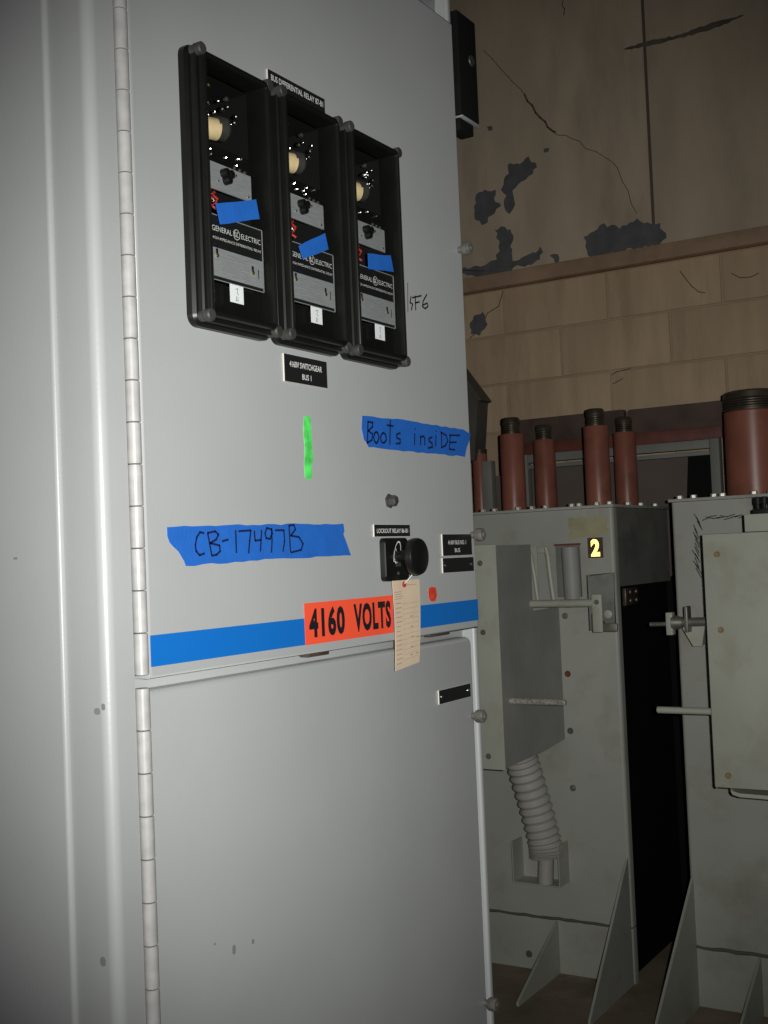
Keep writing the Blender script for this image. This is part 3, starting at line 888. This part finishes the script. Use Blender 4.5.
def breaker(xf, ya, yb, label, s):
    # xf front plane, ya/yb the right and left sides; s = +1 cover set off from the right side, -1 from the left
    t = thing('circuit_breaker', label, 'circuit breaker', (xf + 0.28, (ya + yb) / 2, 0), 'withdrawn circuit breakers by the wall')
    r = 0.012
    arcR = [(xf + r - r * math.cos(a), ya + r - r * math.sin(a)) for a in [PI / 2 * k / 6 for k in range(7)]]
    arcL = [(xf + r - r * math.sin(a), yb - r + r * math.cos(a)) for a in [PI / 2 * k / 6 for k in range(7)]]
    hole = s > 0
    HY0, HY1, HZ0, HZ1 = 0.598, 0.686, 1.245, 1.417
    outer = [(xf + 0.035, ya)] + arcR[::-1] + arcL[::-1] + [(xf + 0.035, yb)]
    outer += [(xf + 0.035, yb - 0.003), (xf + 0.004, yb - 0.004), (xf + 0.004, ya + 0.004), (xf + 0.035, ya + 0.003)]
    fz = lambda a, b_, d: (a, b_, d)
    if hole:
        fp = MB().prism(outer, fz, 0.180, HZ0)
        fp.prism(outer, fz, HZ1, 1.534)
        # strips either side of the opening
        oR = [(xf + 0.035, ya)] + arcR[::-1] + [(xf, HY0), (xf + 0.004, HY0), (xf + 0.004, ya + 0.004), (xf + 0.035, ya + 0.003)]
        oL = [(xf, HY1)] + arcL[::-1] + [(xf + 0.035, yb), (xf + 0.035, yb - 0.003), (xf + 0.004, yb - 0.004), (xf + 0.004, HY1)]
        fp.prism(oR, fz, HZ0, HZ1)
        fp.prism(oL, fz, HZ0, HZ1)
    else:
        fp = MB().prism(outer, fz, 0.180, 1.534)
    panel = fp.build('front_panel', 'bpaint', t, sharp=50)
    MB().prism(outer, fz, 0.0, 0.176).build('lower_panel', 'bpaint', t, sharp=50)
    rnd = random.Random(int(xf * 100))
    MB().tube([(xf - 0.001, ya + 0.01 + (yb - ya - 0.02) * k / 30, 0.178 + rnd.uniform(-.002, .002)) for k in range(31)], [0.004 + rnd.uniform(0, .0025) for k in range(31)], 8).build('weld_seam', 'rubber', t)
    top = MB().box(xf - 0.008, xf + 0.57, ya - 0.006, yb + 0.006, 1.535, 1.5445, 0.0015).build('top_plate', 'bpaint', t)
    for sd, yy in ((1, ya), (-1, yb)):
        y0, y1 = (yy + 0.002, yy + 0.006) if sd > 0 else (yy - 0.006, yy - 0.002)
        MB().box(xf + 0.036, xf + 0.56, y0, y1, 1.275, 1.534).build('side_plate', 'bdark', t)
        y0, y1 = (yy + 0.030, yy + 0.034) if sd > 0 else (yy - 0.034, yy - 0.030)
        MB().box(xf + 0.005, xf + 0.60, y0, y1, 0.0, 1.274).build('side_shade_sheet', 'bblack', t)  # black sheet stands in for the deep shade inside the open frame
    MB().box(xf + 0.556, xf + 0.56, ya + 0.035, yb - 0.035, 0.0, 1.534).build('rear_barrier', 'bblack', t)
    # bolts along the top edge
    for dy in (0.020, 0.064, 0.127, 0.153, 0.248, 0.298, 0.350, 0.440, 0.484, 0.60, 0.68):
        hexbolt(MB(), (xf + 0.030, ya + dy if s > 0 else yb - dy, 1.5445), (0, 0, 1), 0.0105, 0.010).build('top_bolt', 'bright', top)
    for dx in (0.18, 0.31, 0.46):
        hexbolt(MB(), (xf + dx, ya + 0.012, 1.5445), (0, 0, 1), 0.0105, 0.010).build('top_bolt', 'bright', top)
    # gusset feet
    def gusset(y, w, zt, x_end, name='gusset'):
        MB().prism([(xf, 0.0), (xf, zt), (x_end, 0.012), (x_end, 0.0)], lambda a, b_, d: (a, y + d, b_), 0.0, w).build(name, 'bpaint', t)
    gw = 0.008
    if s > 0:
        gusset(ya + 0.004, gw, 0.405, xf - 0.372)
        gusset(ya + 0.258, gw, 0.172, xf - 0.325)
        gusset(yb - 0.012, gw, 0.405, xf - 0.372)
    else:
        gusset(yb - 0.012, gw, 0.385, xf - 0.465)
        gusset(yb - 0.205, gw, 0.172, xf - 0.325)
        gusset(ya + 0.004, gw, 0.385, xf - 0.465)
    # mechanism cover box
    if s > 0:
        b0, b1 = ya + 0.203, ya + 0.560      # near side faces the aisle (-Y)
    else:
        b0, b1 = yb - 0.560, yb - 0.232
    bx = xf - 0.458
    near = [(bx + 0.004, 1.424), (xf - 0.205, 1.424), (xf - 0.208, 1.212), (xf - 0.001, 1.214), (xf - 0.001, 0.776), (xf - 0.172, 0.761), (bx + 0.004, 0.756)]
    full = [(bx + 0.004, 1.424), (xf - 0.001, 1.424), (xf - 0.001, 0.776), (xf - 0.172, 0.761), (bx + 0.004, 0.756)]
    fxz = lambda a, b_, d: (a, d, b_)
    cover = MB().prism(near, fxz, b0, b0 + 0.003).build('cover_side', 'bsheet', t)
    MB().prism(near if s < 0 else full, fxz, b1 - 0.003, b1).build('cover_side', 'bsheet', t)
    MB().box(bx + 0.004, xf - 0.21, b0 + 0.003, b1 - 0.003, 1.421, 1.424).build('cover_top', 'bsheet', cover)
    fr = MB().box(bx - 0.004, bx + 0.004, b0 - 0.002, b1 + 0.002, 0.750 if s > 0 else 0.759, 1.428, 0.0035).build('cover_front', 'bpaint_box', t)
    be = b0 if s > 0 else b1
    sg = 1 if s > 0 else -1
    for dz in ((1.372, 1.163, 0.790) if s > 0 else (1.374, 1.174, 0.792)):
        dy = 0.052 if s > 0 else 0.036
        hexbolt(MB(), (bx - 0.004, be + sg * dy, dz), (-1, 0, 0), 0.0065, 0.005).build('cover_bolt', 'steel' if s > 0 else 'screwbrass', fr)
    # racking rod
    rx = xf - 0.400
    p0 = (rx, be, 0.950)
    p1 = (rx, be - sg * (0.180 if s > 0 else 0.170), 0.950)
    rod = MB().lathe(p0, Vector(p1) - Vector(p0), [(0, 0.0095), ((Vector(p1) - Vector(p0)).length - 0.003, 0.0095), ((Vector(p1) - Vector(p0)).length, 0.007)], 14)
    rod.build('racking_rod', 'bright' if s > 0 else 'bpaint_box', t)
    return t, panel, fr

B2, panel2, fr2 = breaker(3.72, 0.480, 1.235, 'grey circuit breaker marked 2 with four slim red bushings on top', 1)
B3, panel3, fr3 = breaker(3.63, -0.500, 0.256, 'grey circuit breaker with one thick red bushing and a plain cover plate', -1)

# --- breaker marked 2: bushings
def bushing(par, x, y, z0, zr, zt, r, rc, thread=True):
    b = MB().lathe((x, y, z0), (0, 0, 1), [(0, r), (zr - z0 - 0.004, r * 0.985), (zr - z0, r * 0.94)], 28)
    o = b.build('bushing', 'bushing', par)
    prof = [(0, rc)]
    n = 4
    hh = zt - zr
    for k in range(n):
        prof += [(hh * (0.1 + 0.12 * k), rc), (hh * (0.13 + 0.12 * k), rc * 0.93), (hh * (0.19 + 0.12 * k), rc * 0.93)]
    prof += [(hh * 0.62, rc * 1.02), (hh * 0.90, rc * 1.0), (hh, rc * 0.86)]
    MB().lathe((x, y, zr), (0, 0, 1), prof, 28).build('bushing_cap', 'cap', o)
for y in (0.594, 0.913, 1.180):
    bushing(B2, 3.90, y, 1.5445, 1.822, 1.882, 0.0435, 0.031)
for y in (0.601, 0.920):
    bushing(B2, 4.20, y, 1.5445, 1.822, 1.878, 0.0415, 0.030)
# hooded rear bushing seen past the cabinet edge
bushing(B2, 4.20, 1.195 , 1.5445, 1.79, 1.81, 0.030, 0.03)
hd = MB()
hd.prism([(1.150, 1.995), (1.30, 2.205), (1.31, 2.19), (1.31, 1.76), (1.192, 1.765), (1.168, 1.99)], fwall(4.24), 0.0, 0.09)
hd.build('hood', 'hood', B2)
MB().box(4.16, 4.20, 1.128, 1.168, 1.5445, 1.758, 0.002).build('terminal_block', 'rack', B2)
MB().prism([(1.085, 1.5445), (1.160, 1.5445), (1.130, 1.700), (1.095, 1.700)], fwall(4.22), 0.0, 0.02).build('bracket', 'panelbrown', B2)

# opening with linkage inside, tape residue
MB().box(3.740, 3.744, 0.55, 0.80, 1.20, 1.46).build('recess_back', 'bdark', B2)
MB().lathe((3.730, 0.634, 1.21), (0, 0.02, 1), [(0, 0.030), (0.20, 0.030)], 20).build('linkage_cylinder', 'bsheet', B2)
MB().box(3.716, 3.7225, 0.596, 0.690, 1.4165, 1.4225).build('opening_edge', 'rust', B2)
MB().box(3.60, 3.604, 0.700, 0.800, 1.235, 1.418).build('inner_plate', 'bpaint_box', B2)
MB().tube([(3.585, 0.712 + 0.010, 1.404), (3.580, 0.712, 1.385), (3.580, 0.704, 1.33), (3.580, 0.698, 1.27), (3.580, 0.694, 1.235)], 0.0075, 8).build('linkage_bar', 'bpaint_box', B2)
MB().tube([(3.66, 0.694, 1.412), (3.66, 0.688, 1.385), (3.66, 0.684, 1.33), (3.66, 0.678, 1.27), (3.66, 0.674, 1.238)], 0.0085, 8).build('linkage_bar', 'bpaint_box', B2)
MB().box(3.655, 3.665, 0.690, 0.74, 1.395, 1.414, 0.002).build('linkage_clip', 'bpaint_box', B2)
fp2 = fwall(3.72)
MB().prism(jag([(0.500, 1.506), (0.638, 1.508), (0.634, 1.432), (0.58, 1.440), (0.500, 1.445)], 0.004, 8), fp2, 0, 0.0006).build('tape_residue', 'yellow_res', panel2)
# cross shaft, bracket and lever
MB().cyl((3.50, 0.683, 1.235), (3.50, 0.470, 1.235), 0.012, 16).build('cross_shaft', 'bpaint_box', B2)
br = MB().box(3.500, 3.718, 0.484, 0.489, 1.150, 1.322, 0.001)
br.prism([(0.487, 1.316), (0.405, 1.326), (0.410, 1.150), (0.430, 1.150), (0.455, 1.200), (0.487, 1.200)], fwall(3.512), 0.0, 0.006)
br.build('shaft_bracket', 'bdark', B2)
MB().box(3.482, 3.494, 0.440, 0.472, 1.145, 1.262, 0.003).build('lever', 'bpaint_box', B2)
MB().box(3.484, 3.494, 0.395, 0.441, 1.147, 1.172, 0.002).build('lever_foot', 'steel', B2)
MB().lathe((3.506, 0.425, 1.200), (-1, 0, 0), [(0, 0.013), (0.012, 0.013), (0.014, 0.009)], 16).build('boss', 'bpaint_box', B2)
MB().lathe((3.482, 0.456, 1.238), (-1, 0, 0), [(0, 0.008), (0.003, 0.007)], 12).build('lever_pin', 'steel', B2)
for z, m_ in ((1.183, 'steel'), (0.991, 'rust'), (0.803, 'rubber'), (0.615, 'steel')):
    hexbolt(MB(), (3.72, 0.663, z), (-1, 0, 0), 0.008, 0.005).build('panel_bolt', m_, panel2)
MB().lathe((3.72, 0.850, 0.048), (-1, 0, 0), [(0, 0.012), (0.003, 0.011)], 14).build('plug', 'rubber', B2)
# contact block on the side
cb = MB().box(3.775, 3.90, 0.468, 0.482, 1.210, 1.268, 0.003).build('contact_block', 'cap', B2)
for x in (3.815, 3.872):
    for z in (1.226, 1.254):
        MB().lathe((x, 0.468, z), (0, -1, 0), [(0, 0.007), (0.003, 0.006)], 10).build('contact', 'steel', cb)
# flexible conduit
pts, rad = [], []
path = [Vector((3.575, 0.790, 0.775)), Vector((3.60, 0.782, 0.70)), Vector((3.635, 0.764, 0.57)), Vector((3.655, 0.745, 0.45)), Vector((3.658, 0.742, 0.40))]
def cr(t):
    k = min(int(t * 4), 3)
    u = t * 4 - k
    p = [path[max(0, min(4, k + j))] for j in (-1, 0, 1, 2)]
    return 0.5 * ((2 * p[1]) + (-p[0] + p[2]) * u + (2 * p[0] - 5 * p[1] + 4 * p[2] - p[3]) * u * u + (-p[0] + 3 * p[1] - 3 * p[2] + p[3]) * u ** 3)
NR = 19
for i in range(NR * 6 + 1):
    t = i / (NR * 6)
    pts.append(cr(t))
    rad.append(0.0525 + 0.0042 * math.cos(2 * PI * i / 6))
MB().tube(pts, rad, 20).build('flexible_conduit', 'conduit', B2, sharp=80)
MB().cyl((3.658, 0.742, 0.41), (3.655, 0.748, 0.312), 0.026, 16).build('conduit_tube', 'conduit', B2)
sk = MB()
sk.box(3.640, 3.720, 0.855, 0.859, 0.305, 0.440)
sk.box(3.640, 3.720, 0.690, 0.694, 0.305, 0.440)
sk.box(3.640, 3.720, 0.694, 0.855, 0.305, 0.309)
sk.build('conduit_socket', 'bpaint', B2)
# number 2 sticker
st = MB().box(3.7188, 3.7198, 0.518, 0.571, 1.3715, 1.4385).build('number_sticker', 'board')
tag(st, 'small dark sticker with a bright yellow numeral 2', 'sticker')
f2 = lambda a, b_, d: (3.7188 - d, a, b_)
vs, fs = text_geo('2', 0.0, 1.0, 0.0, 1.0, bold=0.05)
b = MB()
b.add([f2(0.560 - 0.031 * a, 1.3765 + 0.057 * z, 0.0004) for a, z in vs], fs)
b.build('numeral', 'reflect', st)

# --- plain breaker: thick bushings, handle shaft, fittings on the cover
for y in (0.062, -0.250):
    bushing(B3, 3.90, y, 1.5445, 1.822, 1.886, 0.089, 0.087)
b = MB().cyl((3.42, 0.030, 1.182), (3.42, 0.175, 1.178), 0.013, 16)
b.build('cross_shaft', 'steel', B3)
MB().lathe((3.42, 0.170, 1.178), (0, 1, 0), [(0, 0.016), (0.018, 0.020), (0.03, 0.022)], 16).build('shaft_collar', 'steel', B3)
MB().box(3.405, 3.435, 0.196, 0.216, 1.142, 1.208, 0.003).build('shaft_nut_plate', 'bpaint_box', B3)
MB().cyl((3.42, 0.216, 1.174), (3.42, 0.268, 1.173), 0.0065, 12).build('shaft_end', 'steel', B3)
MB().box(3.402, 3.440, 0.150, 0.160, 1.15, 1.225, 0.002).build('shaft_flange', 'steel', B3)
MB().prism([(0.186, 1.172), (0.112, 1.172), (0.124, 1.107), (0.150, 1.107)], fwall(3.455), 0.0, 0.012).build('shaft_bracket', 'bpaint_box', B3)
MB().box(3.456, 3.629, 0.128, 0.134, 1.110, 1.168).build('bracket_arm', 'bsheet', B3)
xb = 3.63 - 0.458
MB().box(xb + 0.002, xb + 0.10, -0.30, -0.086, 1.4290, 1.475, 0.002).build('terminal_box', 'bpaint_box', B3)
tb = MB().box(xb + 0.010, xb + 0.05, -0.20, -0.107, 1.475, 1.488, 0.002).build('terminal_base', 'plate', B3)
for y in (-0.118, -0.135, -0.155, -0.175):
    MB().lathe((xb + 0.02, y, 1.488), (0, 0, 1), [(0, 0.006), (0.012, 0.006), (0.013, 0.008), (0.03, 0.008), (0.032, 0.005)], 10).build('terminal_stud', 'plate', tb)
b = MB()
L = []
for x, z, y in ((xb + 0.004, 0.748, -0.014), (xb + 0.004, 0.741, -0.018), (xb + 0.004, 0.736, -0.036), (xb + 0.004, 0.733, -0.2), (xb + 0.004, 0.733, -0.29)):
    L.append([(x, y, z), (x, y, z + 0.010), (x + 0.06, y, z + 0.010), (x + 0.06, y, z)])
b.loops(L)
b.build('under_tray', 'bpaint_box', B3)
f3 = fwall(3.63)
rnd = random.Random(21)
for k in range(16):
    z = 1.485 - k * 0.011
    y = 0.192 - 0.010 * rnd.random() - (0.010 if k < 3 else 0)
    MB().ribbon([(y + rnd.uniform(-.002, .006), z + 0.010), (y - 0.012, z - 0.012 - 0.010 * rnd.random())], 0.0035, f3, 0, 0.0005).build('grime_stroke', 'rubber', panel3)
for k in range(14):
    y = 0.160 - k * 0.011
    MB().ribbon([(y, 1.478 + rnd.uniform(-.005, .008)), (y - 0.022, 1.482 + rnd.uniform(-.005, .006))], 0.0035, f3, 0, 0.0005).build('grime_stroke', 'rubber', panel3)

# ------------------------------------------------------------------ rack with dark boards behind
rk = thing('steel_rack', 'grey steel rack topped with dark boards against the block wall', 'rack', (4.39, 0.69, 0))
def rr(y0, y1, z0, z1, name, m_, x0, x1, rad):
    MB().prism(rrect(y0, y1, z0, z1, rad), lambda a, b_, d: (d, a, b_), x0, x1).build(name, m_, rk)
rr(0.278, 0.640, 1.815, 1.922, 'top_board', 'board', 4.355, 4.385, 0.012)
rr(0.655, 1.095, 1.822, 1.926, 'top_board', 'board', 4.355, 4.385, 0.006)
MB().box(4.345, 4.354, 0.285, 1.090, 1.785, 1.830, 0.002).build('red_strip', 'redstrip', rk)
MB().box(4.350, 4.390, 0.335, 1.060, 1.752, 1.784, 0.002).build('cross_bar', 'rack', rk)
MB().box(4.350, 4.390, 0.335, 1.060, 1.728, 1.743, 0.001).build('lower_bar', 'rack', rk)
MB().box(4.350, 4.390, 0.300, 0.334, 0.0, 1.815, 0.002).build('post', 'rack', rk)
MB().box(4.350, 4.390, 1.061, 1.090, 0.0, 1.815, 0.002).build('post', 'rack', rk)
MB().box(4.385, 4.390, 0.335, 1.060, 0.9, 1.728).build('back_panel', 'panelbrown', rk)
MB().prism([(0.336, 0.005), (0.600, 0.005), (0.600, 1.27), (0.458, 1.30), (0.425, 1.728), (0.336, 1.728)], fwall(4.384), 0.0, 0.004).build('plate_and_gap_shade', 'bblack', rk)  # dark plate, carried down to the floor to blacken the gap between breakers
